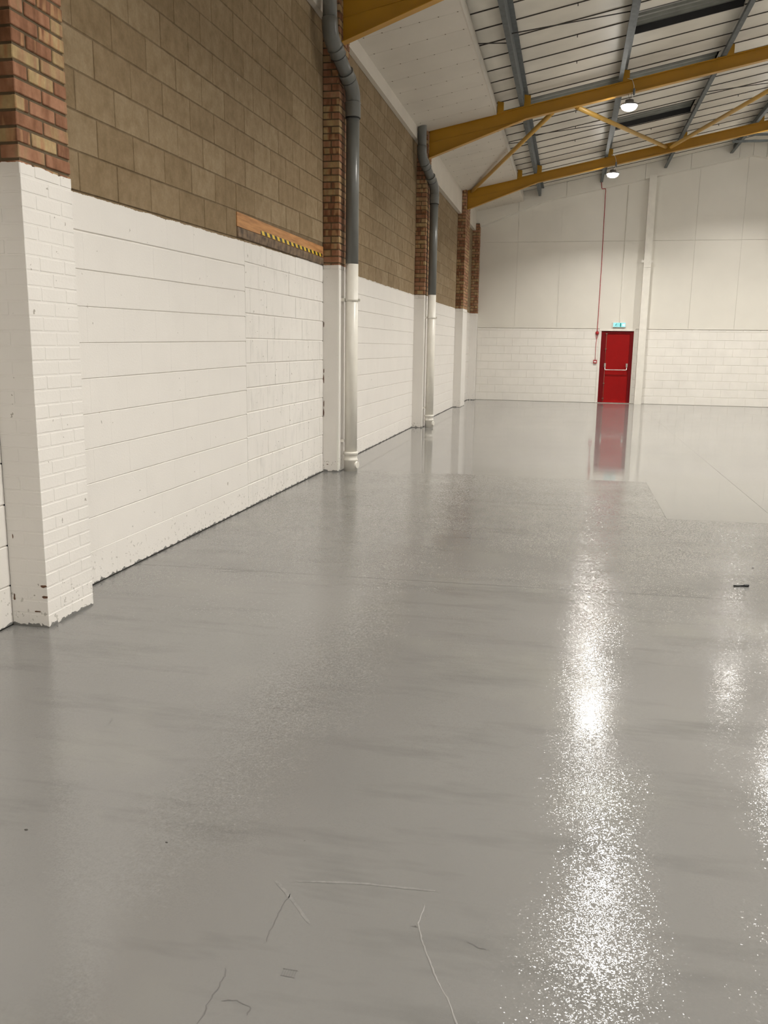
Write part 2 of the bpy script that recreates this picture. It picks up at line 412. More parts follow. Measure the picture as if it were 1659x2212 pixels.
# ---- left wall: one masonry panel for each bay between the brick piers
PIERS = [(3.93, 4.375, 0.22), (9.99, 10.43, 0.195), (16.07, 16.51, 0.195), (21.95, 22.85, 0.195), (25.2, D, 0.20)]
CH = 0.225
ZTOP = 5.42
def wall_bay(y0, y1, label, phase, patch=None, lintel=None, limit=300, sag=False):
    par = mk('wall_left', lambda bm: (bm_box(bm, -0.28, -0.005, y0, y1, 2.44, ZTOP), bm_box(bm, -0.28, -0.0075, y0, y1, 0, 2.44)), 'block_mortar')
    tag(par, label, 'wall', kind='structure')
    single, rest = [], []
    nrow = int(ZTOP/CH)
    for k in range(nrow):
        z0, z1 = k*CH, (k+1)*CH
        spans = [(y0, y1, phase, 'block')]
        if patch and k <= 10: spans = [(y0, patch, phase, 'block'), (patch+0.004, y1, patch-0.10, 'block_thin')]
        if lintel and k == 10: spans = [(y0, patch, phase, 'block'), (patch+0.004, y1, patch-0.10, 'block_thin')]
        if lintel and k == 11: spans = [(y0, lintel, phase, 'block')]
        for a, b, ph, m in spans:
            first = ph + (0 if k % 2 else 0.225)
            j = math.floor((a-first)/0.45)
            s = first + j*0.45
            while s < b - 1e-6:
                u0, u1 = max(s, a), min(s+0.45, b)
                s += 0.45
                if u1-u0 < 0.03: continue
                painted = k <= 10
                gv = 0.0 if (painted and m == 'block') else (0.0018 if painted else 0.0075)
                gh = 0.0095 if painted else 0.0085
                zz1 = z1
                if lintel and k == 10 and m == 'block_thin': zz1 = 2.445
                c = (random.uniform(-0.0012, 0.0012)*(0.1 if painted and m == 'block' else 1), (u0+u1)/2, (z0+zz1)/2)
                rx = 0.0
                if sag and k > 0:   # courses run very slightly out of level
                    dz = min(0.075, 0.008*(k+0.5))
                    c = (c[0], c[1], c[2]-dz*(9.99-c[1])/5.25 if m == 'block' else c[2]); rx = dz/5.25 if m == 'block' else 0.0
                elif not sag: c = (c[0], c[1], c[2]*0.988)
                it = (c, u1-u0-gv, zz1-z0-gh, m, rx)
                vis = any(in_view((0, yy, zz), 20) for yy in (u0, u1) for zz in (z0, zz1))
                (single if vis else rest).append(it)
    single.sort(key=lambda t: t[0][1])
    rest += single[limit:]; single = single[:limit]
    for c, wd, h, m, rx in single:
        flush = m == 'block' and c[2] < 2.42
        o = link('block', tile_mesh('L', wd, h, 0.03, 0.0035, m, 'block', 0.0002 if flush else (0.0014 if m == 'block_thin' else None)), par); o.location = c
        o.rotation_euler.x = rx
    if rest:
        for m in ('block', 'block_thin'):
            sub = [t for t in rest if t[3] == m]
            if sub:
                o = mk('block_courses', lambda bm: [tile_box(bm, 'L', c, wd, h, 0.03) for c, wd, h, _, _r in sub], m, par)
                o['kind'] = 'stuff'
    return par
wall_bay(Y0, 3.93, 'block wall behind the nearest brick pier at the left edge', 0.2)
wall_bay(4.375, 9.99, 'long block wall panel with the timber lintel, white below and bare above', 4.827, patch=7.47, lintel=7.30, sag=True)
wall_bay(10.43, 16.07, 'block wall panel between the two grey downpipes', 10.55)
wall_bay(16.51, 21.95, 'block wall panel between second downpipe and the wide brick pier', 16.7)
wall_bay(22.85, 25.2, 'narrow block wall panel in the far left corner', 22.9)

# ---- right, back walls (outside the frame)
def plainwall(name, dims, label):
    o = box(name, dims, 'block', None); tag(o, label, 'wall', kind='structure'); return o
plainwall('wall_right', (WX, WX+0.28, Y0, D, 0, ZTOP), 'long block wall opposite, white below and bare above')
def backwall(bm): bm_prism(bm, [(-0.28, 0), (WX+0.28, 0), (WX+0.28, 5.5), (RIDGE, 7.1), (-0.28, 5.5)], 'y', Y0-0.28, Y0)
tag(mk('wall_back', backwall, 'panel_white'), 'end wall behind the viewer', 'wall', kind='structure')

# ---- far wall
ZB, ZPAN = 2.103, 4.483
def gable_low(x):
    xx = x if x <= RIDGE else 2*RIDGE-x
    if xx < 1.949: return 4.815 + 0.3742*xx
    return 5.544 + (xx-1.949)*0.1962
DX0, DX1, DZ = 3.70, 4.66, 2.075     # door opening
def farcore(bm):
    for x0, x1, z0 in ((-0.28, DX0, 0), (DX0, DX1, DZ), (DX1, WX+0.28, 0)):
        bm_prism(bm, [(x0, z0), (x1, z0), (x1, roof_c(5.56, x1)), *([(RIDGE, roof_c(5.56, RIDGE))] if x0 < RIDGE < x1 else []), (x0, roof_c(5.56, x0))], 'y', D+0.006, D+0.28)
wf = mk('wall_far', farcore, 'panel_white')
tag(wf, 'white gable end wall of panels over painted blocks with the red door', 'wall', kind='structure')
rest = []
for k in range(10):
    z0, z1 = k*CH, min((k+1)*CH, ZB-0.004)
    if z1-z0 < 0.03: continue
    first = 0.1 + (0.225 if k % 2 else 0) - 0.45
    s = first
    while s < WX:
        u0, u1 = max(s, 0.2), min(s+0.45, WX); s += 0.45
        if u1-u0 < 0.03: continue
        parts = [(u0, u1)]
        if z0 < DZ:
            parts = [(a, b) for a, b in ((u0, min(u1, DX0)), (max(u0, DX1), u1)) if b-a > 0.02]
        for a, b in parts:
            c = ((a+b)/2, D+random.uniform(-0.0006, 0.0006), (z0+z1)/2)
            if a < 8.8:
                o = link('block', tile_mesh('F', b-a-0.0035, z1-z0-0.008, 0.03, 0.004, 'far_block', 'block'), wf); o.location = c
            else: rest.append((c, b-a-0.004, z1-z0-0.008))
o = mk('block_courses', lambda bm: [tile_box(bm, 'F', c, a, h, 0.03) for c, a, h in rest], 'far_block', wf); o['kind'] = 'stuff'
xs = [0.0] + [0.07+1.2*i for i in range(1, 13)] + [WX]
for a, b in zip(xs, xs[1:]):
    for lo in (True, False):
        if lo: poly = [(a+.002, ZB), (b-.002, ZB), (b-.002, ZPAN-.003), (a+.002, ZPAN-.003)]
        else: poly = [(a+.002, ZPAN+.003), (b-.002, ZPAN+.003), (b-.002, gable_low(b)+.1), *([(RIDGE, gable_low(RIDGE)+.1)] if a < RIDGE < b else []), (a+.002, gable_low(a)+.1)]
        mk('wall_panel', lambda bm: bm_prism(bm, poly, 'y', D-0.012, D+0.02), 'panel_white', wf)
mk('flashing', lambda bm: bm_box(bm, 0.2, WX, D-0.016, D, ZB-0.006, ZB+0.002), 'panel_white', wf)
# boxed-in gable rafter
gx = [0.0, 1.27, 2.56, 4.63, 5.79, 6.99, RIDGE, 2*RIDGE-6.99, 2*RIDGE-5.79, 2*RIDGE-4.63, 2*RIDGE-2.56, 2*RIDGE-1.27, WX]
for a, b in zip(gx, gx[1:]):
    mids = [m for m in (1.949, 2*RIDGE-1.949) if a < m < b]
    def f(bm):
        poly = [(a+.003, gable_low(a+.003)), *[(m, gable_low(m)) for m in mids], (b-.003, gable_low(b-.003)), (b-.003, roof_c(5.55, b)), (a+.003, roof_c(5.55, a))]
        bm_prism(bm, poly, 'y', D-0.20, D-0.02)
    mk('gable_board', f, 'panel_white', wf)
# steel post boxed in white boards
post = empty('gable_post', (4.84, D-0.11, 0), 'white boxed steel post rising beside the red door', 'post')
box('casing', (4.745, 4.94, D-0.22, D-0.013, 0, 3.75), 'white_trim', post)
box('casing', (4.747, 4.938, D-0.218, D-0.013, 3.754, 6.165), 'white_trim', post)
for x0, x1 in ((4.685, 4.745), (4.94, 5.0)):
    mk('bracket', lambda bm: bm_box(bm, x0, x1, D-0.21, D-0.20, 3.885, 3.945), 'white_trim', post)

# ---- door
dr = empty('door_1', ((DX0+DX1)/2, D, 0), 'red steel fire exit door with a silver push bar', 'door', kind='structure')
mk('door_surround', lambda bm: (bm_box(bm, DX0-0.025, 3.735, D-0.02, D+0.09, 0, DZ+.02), bm_box(bm, 4.625, DX1+0.012, D-0.02, D+0.09, 0, DZ+.02),
                               bm_box(bm, DX0-0.025, DX1+0.012, D-0.03, D+0.09, 2.035, DZ+.03)), 'white_trim', dr)
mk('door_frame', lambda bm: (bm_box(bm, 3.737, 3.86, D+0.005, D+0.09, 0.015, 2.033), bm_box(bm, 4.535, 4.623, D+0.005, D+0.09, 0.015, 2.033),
                             bm_box(bm, 3.86, 4.535, D+0.005, D+0.09, 1.965, 2.033)), 'red_frame_shaded', dr)
mk('door_leaf', lambda bm: bm_box(bm, 3.862, 4.533, D+0.03, D+0.085, 0.018, 1.963), 'red', dr)
box('threshold', (3.70, 4.66, D-0.06, D+0.09, 0, 0.016), 'silver', dr)
pb = mk('push_bar', lambda bm: bm_tube(bm, [(3.885, D-0.005, 1.06), (3.885, D-0.06, 1.0), (3.885, D-0.075, 0.955), (3.90, D-0.08, 0.945), (4.47, D-0.08, 0.945), (4.485, D-0.075, 0.955), (4.485, D-0.06, 1.0), (4.485, D-0.005, 1.06)], 0.013, 10), 'silver', dr)
for x in (3.885, 4.485):
    mk('bar_housing', lambda bm: bm_box(bm, x-0.024, x+0.024, D-0.055, D+0.03, 1.02, 1.13), 'silver', dr)
mk('bolt_rod', lambda bm: (bm_tube(bm, [(3.882, D-0.012, 0.04), (3.882, D-0.012, 1.03)], 0.006, 8), bm_tube(bm, [(3.882, D-0.012, 1.12), (3.882, D-0.012, 1.97)], 0.006, 8)), 'steel_dark', dr)
for z in (0.13, 0.56, 1.53, 1.955):
    mk('rod_guide', lambda bm: bm_box(bm, 3.858, 3.906, D-0.022, D+0.006, z-0.012, z+0.012), 'steel_dark', dr)

# ---- roof lining
def ceil(bm):
    for s in (0, 1):
        X = lambda x: x if s == 0 else 2*RIDGE-x
        poly = [(X(-0.3), roof_c(5.78, -0.3)), (X(RIDGE), roof_c(5.78, RIDGE)), (X(RIDGE), roof_c(5.84, RIDGE)), (X(-0.3), roof_c(5.84, -0.3))]
        bm_prism(bm, poly, 'y', Y0-0.3, D+0.3)
ce = mk('ceiling', ceil, 'dark_gap')
tag(ce, 'pitched roof lined with white panels between grey purlins', 'ceiling', kind='structure')
PX = [1.80, 3.45, 5.10, 6.75]           # left edge of each purlin's lower flange
cells = [0.0] + [x+0.04 for x in PX] + [RIDGE]
LIGHTS = [(3, 13.72, 14.62), (3, 16.62, 17.57), (2, 16.62, 17.57), (3, 19.55, 20.5), (3, 10.7, 11.6)]
def panel(ci, y0, y1, mirror=False):
    x0, x1 = cells[ci-1]+0.002, cells[ci]-0.002
    X = (lambda x: 2*RIDGE-x) if mirror else (lambda x: x)
    poly = [(X(x0), 5.55+SL*x0), (X(x1), 5.55+SL*x1), (X(x1), 5.60+SL*x1), (X(x0), 5.60+SL*x0)]
    return lambda bm: bm_prism(bm, poly, 'y', y0, y1)
for ci in range(1, 6):
    for k in range(-7, 22):
        y0, y1 = 12.17+0.6*k, 12.17+0.6*(k+1)
        y1 = min(y1, D-0.21)
        if y1-y0 < 0.05: continue
        segs = [(y0, y1)]
        for lc, a, b in LIGHTS:
            if lc == ci:
                new = []
                for p, q in segs:
                    if b <= p or a >= q: new.append((p, q)); continue
                    if a-p > 0.03: new.append((p, a))
                    if q-b > 0.03: new.append((b, q))
                segs = new
        for p, q in segs:
            mk('roof_panel', panel(ci, p+0.010, q-0.010), 'roofpanel', ce)
for k in range(-6, 22):
    y = 12.17+0.6*k
    def strip(bm):
        for ci in range(1, 6):
            if any(lc == ci and a-0.02 < y < b+0.02 for lc, a, b in LIGHTS): continue
            x0, x1 = cells[ci-1], cells[ci]
            bm_prism(bm, [(x0, 5.539+SL*x0), (x1, 5.539+SL*x1), (x1, 5.59+SL*x1), (x0, 5.59+SL*x0)], 'y', y-0.0099, y+0.0099)
    mk('seam_strip', strip, 'dark_gap', ce)
o = mk('roof_lining', lambda bm: [panel(ci, Y0, 12.17-4.2)(bm) for ci in range(1, 6)], 'roofpanel', ce); o['kind'] = 'stuff'
o = mk('roof_lining', lambda bm: [panel(ci, 12.17+0.6*k+.007, min(12.17+0.6*(k+1)-.007, D-0.21), True)(bm) for ci in range(1, 6) for k in range(-28, 22)], 'roofpanel', ce); o['kind'] = 'stuff'
for lc, a, b in LIGHTS:
    x0, x1 = cells[lc-1], cells[lc]
    def corr(bm):
        n = 30; prev = None
        for i in range(n+1):
            y = a + (b-a)*i/n; dz = 0.016*(1 if (i % 6) in (1, 2, 3) else -1)
            q = [bm.verts.new((x, y, 5.668+SL*x+dz)) for x in (x0, x1)]
            if prev: bm.faces.new((prev[0], q[0], q[1], prev[1]))
            prev = q
    rl = mk('rooflight', corr, 'rooflight', ce)
    rl['label'] = 'dark corrugated rooflight sheet'
    def kerb(bm):
        for y in (a-0.02, b):
            bm_prism(bm, [(x0, 5.545+SL*x0), (x1, 5.545+SL*x1), (x1, 5.76+SL*x1), (x0, 5.76+SL*x0)], 'y', y, y+0.02)
    mk('kerb', kerb, 'kerb', rl)
for i, (x, k) in enumerate([(2.75, j) for j in (1, 3, 5, 10, 12, 14)] + [(4.4, 15), (6.0, 13), (6.0, 17)]):
    y = 12.17+0.6*k
    mk('clip', lambda bm: bm_box(bm, x-0.006, x+0.006, y-0.005, y+0.005, roof_c(5.505, x), roof_c(5.56, x)), 'rod', ce)

# ---- boarded eaves, one run for each bay
def eaves(n, y0, y1, fx, fz, c, label):
    e = empty('trim_%d' % n, (0.7, (y0+y1)/2, 5.3), label, 'soffit', kind='structure')
    XE = 1.40
    ys = []
    y = 12.17 - 0.6*20 - 0.27
    while y < y1:
        if y > y0: ys.append(y)
        y += 0.6
    ys = [y0] + [q for q in ys if q-y0 > 0.05 and y1-q > 0.05] + [y1]
    for a, b in zip(ys, ys[1:]):
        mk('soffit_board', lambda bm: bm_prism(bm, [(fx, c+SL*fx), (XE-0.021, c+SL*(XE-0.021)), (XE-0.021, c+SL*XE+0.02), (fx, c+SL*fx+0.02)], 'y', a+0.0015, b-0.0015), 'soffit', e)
        if b < y1 and in_view((0.8, b, 5.4)):
            def scr(bm):
                for k in range(6):
                    x = fx+0.08+(XE-fx-0.15)*k/5
                    bm_box(bm, x-0.008, x+0.008, b-0.016, b, c+SL*x-0.004, c+SL*x+0.004)
            o = mk('screw_row', scr, 'steel_dark', e); o['kind'] = 'stuff'
    z = c+SL*XE
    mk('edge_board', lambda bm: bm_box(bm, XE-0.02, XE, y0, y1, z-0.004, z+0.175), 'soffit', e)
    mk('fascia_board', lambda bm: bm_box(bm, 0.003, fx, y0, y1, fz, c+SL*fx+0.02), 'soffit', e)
eaves(1, Y0, 10.05, 0.07, 5.07, 5.287, 'white boarded eaves soffit above the nearest wall panel')
eaves(2, 10.19, 16.13, 0.07, 5.10, 5.287, 'white boarded eaves soffit between first and second yellow rafter')
eaves(3, 16.27, 22.08, 0.09, 4.76, 5.287, 'white boarded eaves soffit with deep fascia beyond the second rafter')
eaves(4, 22.22, D-0.205, 0.09, 4.78, 5.287, 'white boarded eaves soffit against the far gable')

# ================================================================== BRICK PIERS
def pier(y0, y1, fx, zb, ztop, label):
    W = y1-y0
    p = empty('brick_pier', (fx/2, (y0+y1)/2, 0), label, 'pier', 'brick piers along the left wall')
    r = 0.007
    lo = 0.0016
    if zb <= 0:
        mk('mortar', lambda bm: bm_box(bm, 0, fx-lo, y0+lo, y1-lo, 0, 2.39), 'brick_mortar', p)
        mk('mortar', lambda bm: bm_box(bm, 0, fx-r, y0+r, y1-r, 2.39, ztop-0.01), 'brick_mortar', p)
    else:
        def rend(bm):
            bm_box(bm, 0, fx, y0, y1, 0, zb)
            es = [e for e in bm.edges if all(abs(v.co.x-fx) < 1e-6 for v in e.verts) and abs(e.verts[0].co.z-e.verts[1].co.z) > 0.1]
            bmesh.ops.bevel(bm, geom=es, offset=0.008, segments=2, affect='EDGES')
        mk('painted_base', rend, 'render', p)
        mk('mortar', lambda bm: bm_box(bm, 0, fx-r, y0+r, y1-r, zb, ztop-0.01), 'brick_mortar', p)
    k0 = max(0, round(zb/0.075)); g = 0.0135
    for k in range(k0, int(ztop/0.075)):
        zc = (k+0.5)*0.075
        items = []
        nst = max(2, round(W/0.2225)); sw = W/nst; hw = sw/2; dd = fx/2
        if k % 2 == 0:
            for i in range(nst): items.append((fx-dd/2, y0+sw*(i+.5), dd-g, sw-g))
            items.append((dd/2, y0+sw*.5, dd-g, sw-g)); items.append((dd/2, y1-sw*.5, dd-g, sw-g))
        else:
            items.append((fx/2, y0+hw/2, fx-g*.5, hw-g)); items.append((fx/2, y1-hw/2, fx-g*.5, hw-g))
            for i in range(nst-1): items.append((fx-dd/2, y0+hw+sw*(i+.5), dd-g, sw-g))
        for cx, cy, wx, wy in items:
            # keep outer faces flush with the pier
            x1 = fx if cx+wx/2 > fx-0.02 else cx+wx/2
            x0 = cx-wx/2 if cx-wx/2 > 0.03 else 0.001
            ya = y0 if cy-wy/2 < y0+0.02 else cy-wy/2
            yb = y1 if cy+wy/2 > y1-0.02 else cy+wy/2
            pt = zc < 2.36; jt = 0.0006 if pt else 0.0016
            o = link('brick', brick_mesh(x1-x0, yb-ya, 0.066 if pt else 0.0615, 'brick', 0.002 if pt else 0.004), p)
            o.location = ((x0+x1)/2-fx/2+random.uniform(-jt, jt), (ya+yb)/2-(y0+y1)/2+random.uniform(-jt, jt), zc)
pier(*PIERS[0], 0, 4.05, 'nearest brick pier at the left edge, painted white up to head height')
mk('brick_courses', lambda bm: bm_box(bm, 0, 0.22, 3.93, 4.375, 4.06, 5.3), 'brick', bpy.data.objects['brick_pier'])
pier(*PIERS[1], 2.40, 5.36, 'brick pier behind the first downpipe, beside the timber lintel')
pier(*PIERS[2], 2.40, 5.36, 'brick pier behind the second, farther downpipe')
pier(*PIERS[3], 2.40, 5.36, 'wide brick pier without a downpipe, under the farthest yellow rafter')
pier(*PIERS[4], 2.40, 4.98, 'corner brick pier against the far white wall')

# paint knocked off the piers, bare brick showing
MAT['bare'] = plain('bare_brick_chip', (0.13, 0.062, 0.035), 0.9, var=0.3, sc=60)
def flake(p, x, z, wd, h, y, label=None):
    def b(bm):
        n = 9
        pts = [(x+wd*0.5*random.uniform(.55, 1.1)*math.cos(2*math.pi*i/n), z+h*0.5*random.uniform(.55, 1.1)*math.sin(2*math.pi*i/n)) for i in range(n)]
        bm_prism(bm, pts, 'y', y-0.0012, y+0.002)
    mk('chipped_paint', b, 'bare', p)
P0, P1 = bpy.data.objects['brick_pier'], bpy.data.objects['brick_pier.001']
for x, z, wd, h in ((0.198, 0.232, 0.045, 0.022), (0.206, 0.172, 0.036, 0.020), (0.155, 0.088, 0.05, 0.012), (0.02, 0.16, 0.012, 0.05), (0.035, 0.50, 0.006, 0.03)): flake(P0, x, z, wd, h, 3.93)
for x, z, wd, h in ((0.010, 1.77, 0.016, 0.09), (0.012, 1.22, 0.016, 0.07), (0.009, 1.12, 0.014, 0.13), (0.012, 0.83, 0.013, 0.10), (0.010, 0.72, 0.016, 0.12), (0.06, 0.09, 0.03, 0.012)): flake(P1, x, z, wd, h, 9.99)

# ================================================================== STEELWORK
def rafter(y, label):
    r = empty('roof_rafter', (0.2, y, 5.1), label, 'rafter', 'yellow roof rafters')
    for s in (0, 1):
        X = (lambda x: x) if s == 0 else (lambda x: 2*RIDGE-x)
        def web(bm):
            poly = [(0.2, raf_bot(0.2)), (RIDGE, raf_bot(RIDGE)), (RIDGE, raf_top(RIDGE)), (0.2, raf_top(0.2))]
            bm_prism(bm, [(X(a), b) for a, b in poly], 'y', y-0.006, y+0.006)
            for zf, t in ((raf_top, -0.012), (raf_bot, 0.012)):
                w0 = 0.06
                x0 = 0.2
                poly = [(x0, zf(x0)), (RIDGE, zf(RIDGE)), (RIDGE, zf(RIDGE)+t), (x0, zf(x0)+t)]
                if zf is raf_bot:
                    poly = [(1.904, zf(1.904)), (RIDGE, zf(RIDGE)), (RIDGE, zf(RIDGE)+t), (1.904, zf(1.904)+t)]
                bm_prism(bm, [(X(a), b) for a, b in poly], 'y', y-w0, y+w0)
        mk('beam', web, 'yellow', r)
        def haunch(bm):
            poly = [(0.2, 4.877), (1.904, raf_bot(1.904)), (0.2, raf_bot(0.2))]
            bm_prism(bm, [(X(a), b) for a, b in poly], 'y', y-0.006, y+0.006)
            poly = [(0.2, 4.877), (1.91, raf_bot(1.904)), (1.91, raf_bot(1.904)+.013), (0.2, 4.890)]
            bm_prism(bm, [(X(a), b) for a, b in poly], 'y', y-0.06, y+0.06)
            poly = [(0.2, raf_bot(0.2)), (1.75, raf_bot(1.75)), (1.75, raf_bot(1.75)+.01), (0.2, raf_bot(0.2)+.01)]
            bm_prism(bm, [(X(a), b) for a, b in poly], 'y', y-0.016, y+0.016)
        mk('haunch', haunch, 'yellow', r)
        for px in [1.335] + PX:
            x0 = px+0.075
            mk('cleat', lambda bm: bm_prism(bm, [(X(x0), raf_top(x0)), (X(x0+0.11), raf_top(x0+0.11)), (X(x0+0.11), raf_top(x0)+0.17), (X(x0), raf_top(x0)+0.19)], 'y', y-0.058, y-0.046), 'yellow', r)
    return r
RL = ['yellow steel rafter behind the viewer', 'yellow steel rafter above the viewer', 'nearest visible yellow rafter, haunched, at the top above the first downpipe',
      'middle yellow rafter carrying the nearer visible lamp', 'farthest yellow rafter, just before the white gable']
for y, l in zip(FRAMES, RL): rafter(y, l)

PL = ['grey purlin nearest the boarded eaves', 'second grey purlin from the left, passing above the lamps', 'third grey purlin, right of the dark rooflights', 'grey purlin nearest the ridge at the right edge']
def purlin(px, label, mirror=False):
    zb = 5.332+SL*px
    X = (lambda x: 2*RIDGE-x) if mirror else (lambda x: x)
    t = 0.004; w0 = 0.07; h = 0.205
    prof = [(px, zb), (px+w0, zb), (px+w0, zb+h), (px+2*w0, zb+h), (px+2*w0, zb+h+t), (px+w0-t, zb+h+t), (px+w0-t, zb+t), (px+t, zb+t), (px+t, zb+0.02), (px, zb+0.02)]
    r = empty('roof_purlin', (X(px), 10, zb), label, 'purlin', 'grey roof purlins')
    mk('section', lambda bm: bm_prism(bm, [(X(a), b) for a, b in prof], 'y', Y0, D-0.205), 'galv', r)
    for y in (FRAMES[2:5]):
        mk('bolt_plate', lambda bm: bm_box(bm, min(X(px+w0), X(px+w0+.008)), max(X(px+w0), X(px+w0+.008)), y-0.42, y+0.42, zb+0.05, zb+0.15), 'galv', r)
for px, l in zip(PX, PL):
    purlin(px, l)
for i, px in enumerate(PX): purlin(px, ['fourth', 'third', 'second', 'first'][i] + ' grey purlin right of the ridge', True)

def tube(name, a, b, r, mat, label, cat, group=None):
    a, b = Vector(a), Vector(b)
    d = (b-a).normalized()
    o = empty(name, a, label, cat, group)
    mk('tube', lambda bm: bm_tube(bm, [a, b], r, 14), mat, o)
    for e, s in ((a, 1), (b, -1)):
        mk('end_plate', lambda bm: bm_tube(bm, [e-d*s*0.03, e+d*s*0.05], r*0.55, 6), mat, o)
    return o
tube('roof_brace', (0.31, 22.06, 5.30), (2.36, 16.27, 5.59), 0.042, 'yellow_tube', 'yellow tubular brace rising from the wide brick pier to the middle rafter', 'brace', 'yellow roof braces')
tube('roof_brace', (2.78, 16.27, 5.665), (4.83, 22.07, 6.185), 0.042, 'yellow_tube', 'pale yellow tubular brace crossing behind the nearer lamp', 'brace', 'yellow roof braces')
tube('roof_brace', (4.94, 22.07, 6.187), (7.2, 16.27, 6.52), 0.042, 'yellow_tube', 'yellow tubular brace running out of the right edge', 'brace', 'yellow roof braces')

def rod(a, b, label):
    z = lambda p: 5.42+SL*p[0]
    A, B = (*a, z(a)), (*b, z(b))
    o = mk('sag_rod', lambda bm: bm_tube(bm, [A, B], 0.008, 6), 'rod'); tag(o, label, 'rod', 'thin sag rods between purlins')
rod((1.41, 12.91), (1.87, 13.25), 'short dark sag rod by the eaves, nearer roof bay')
rod((1.87, 12.87), (3.52, 13.25), 'long dark sag rod between first two purlins, nearer roof bay')
rod((1.41, 18.95), (1.87, 19.25), 'short dark sag rod by the eaves, beyond the middle rafter')
rod((1.87, 18.73), (3.52, 19.3), 'dark sag rod between first two purlins, beyond the middle rafter')
rod((5.17, 18.6), (6.82, 19.25), 'dark sag rod right of the third purlin, crossing the last brace')
for i, (x, z, l) in enumerate([(6.5, 6.545, 'lower grey ridge strut at the right edge'), (6.82, 6.69, 'upper grey ridge strut at the right edge')]):
    o = mk('ridge_strut', lambda bm: bm_box(bm, x, 2*RIDGE-x, 23.4, 23.45, z-0.025, z+0.025), 'galv'); tag(o, l, 'strut', 'grey ridge struts')

# ================================================================== LAMPS
def lamp(x, y, label):
    xx = x if x <= RIDGE else 2*RIDGE-x
    zb = raf_bot(xx); z = zb-0.20
    l = empty('high_bay_lamp', (x, y, z), label, 'lamp', 'round high bay lamps hung under the rafters')
    mk('housing', lambda bm: bm_lathe(bm, [(0.13, 0.0), (0.14, 0.012), (0.14, 0.035), (0.10, 0.045), (0.075, 0.05), (0.07, 0.10), (0.02, 0.11)], 24, (x, y, z)), 'lamp_body', l)
    mk('lens', lambda bm: bm_lathe(bm, [(0.02, -0.075), (0.07, -0.066), (0.115, -0.04), (0.137, 0.0), (0.137, 0.011)], 24, (x, y, z)), 'lamp_lens', l)
    mk('hanger', lambda bm: (bm_tube(bm, [(x, y, z+0.10), (x-0.03, y-0.02, zb+0.004)], 0.003, 6), bm_tube(bm, [(x, y, z+0.10), (x+0.03, y-0.02, zb+0.004)], 0.003, 6)), 'rod', l)
    cb = mk('cable', lambda bm: bm_tube(bm, [(x+0.02, y-0.01, z+0.1), (x+0.06, y-0.08, z+0.16), (x+0.055, y-0.09, z+0.30), (x+0.02, y-0.085, z+0.40), (x-0.06, y-0.075, zb+0.225)], 0.005, 6), 'white_plastic', l)
    mk('connector', lambda bm: bm_tube(bm, [(x+0.062, y-0.085, z+0.15), (x+0.062, y-0.085, z+0.17), (x+0.060, y-0.085, z+0.25), (x+0.060, y-0.085, z+0.265)], [0.008, 0.02, 0.02, 0.008], 8), 'grey_plastic', cb)
    d = bpy.data.lights.new('lamp_light', 'AREA'); d.shape = 'DISK'; d.size = 0.22; d.energy = LAMP_W; d.color = LAMP_COL; d.spread = math.radians(139)
    lo = link('lamp_light', d, l); lo.location = (0, 0, -0.08)
NAMES = {(3.66, 16.2): 'lit lamp hanging under the middle yellow rafter', (3.66, 22.15): 'lit lamp hanging under the farthest yellow rafter in front of the gable'}
for y, tail in zip(FRAMES, ('behind the viewer', 'above the viewer', 'of the nearest visible rafter', 'of the middle rafter', 'of the farthest rafter')):
    for x, side in ((3.66, 'left'), (RIDGE, 'ridge'), (11.0, 'right')):
        lamp(x, y, NAMES.get((x, y), 'lit lamp on the %s side %s, outside the frame' % (side, tail)))

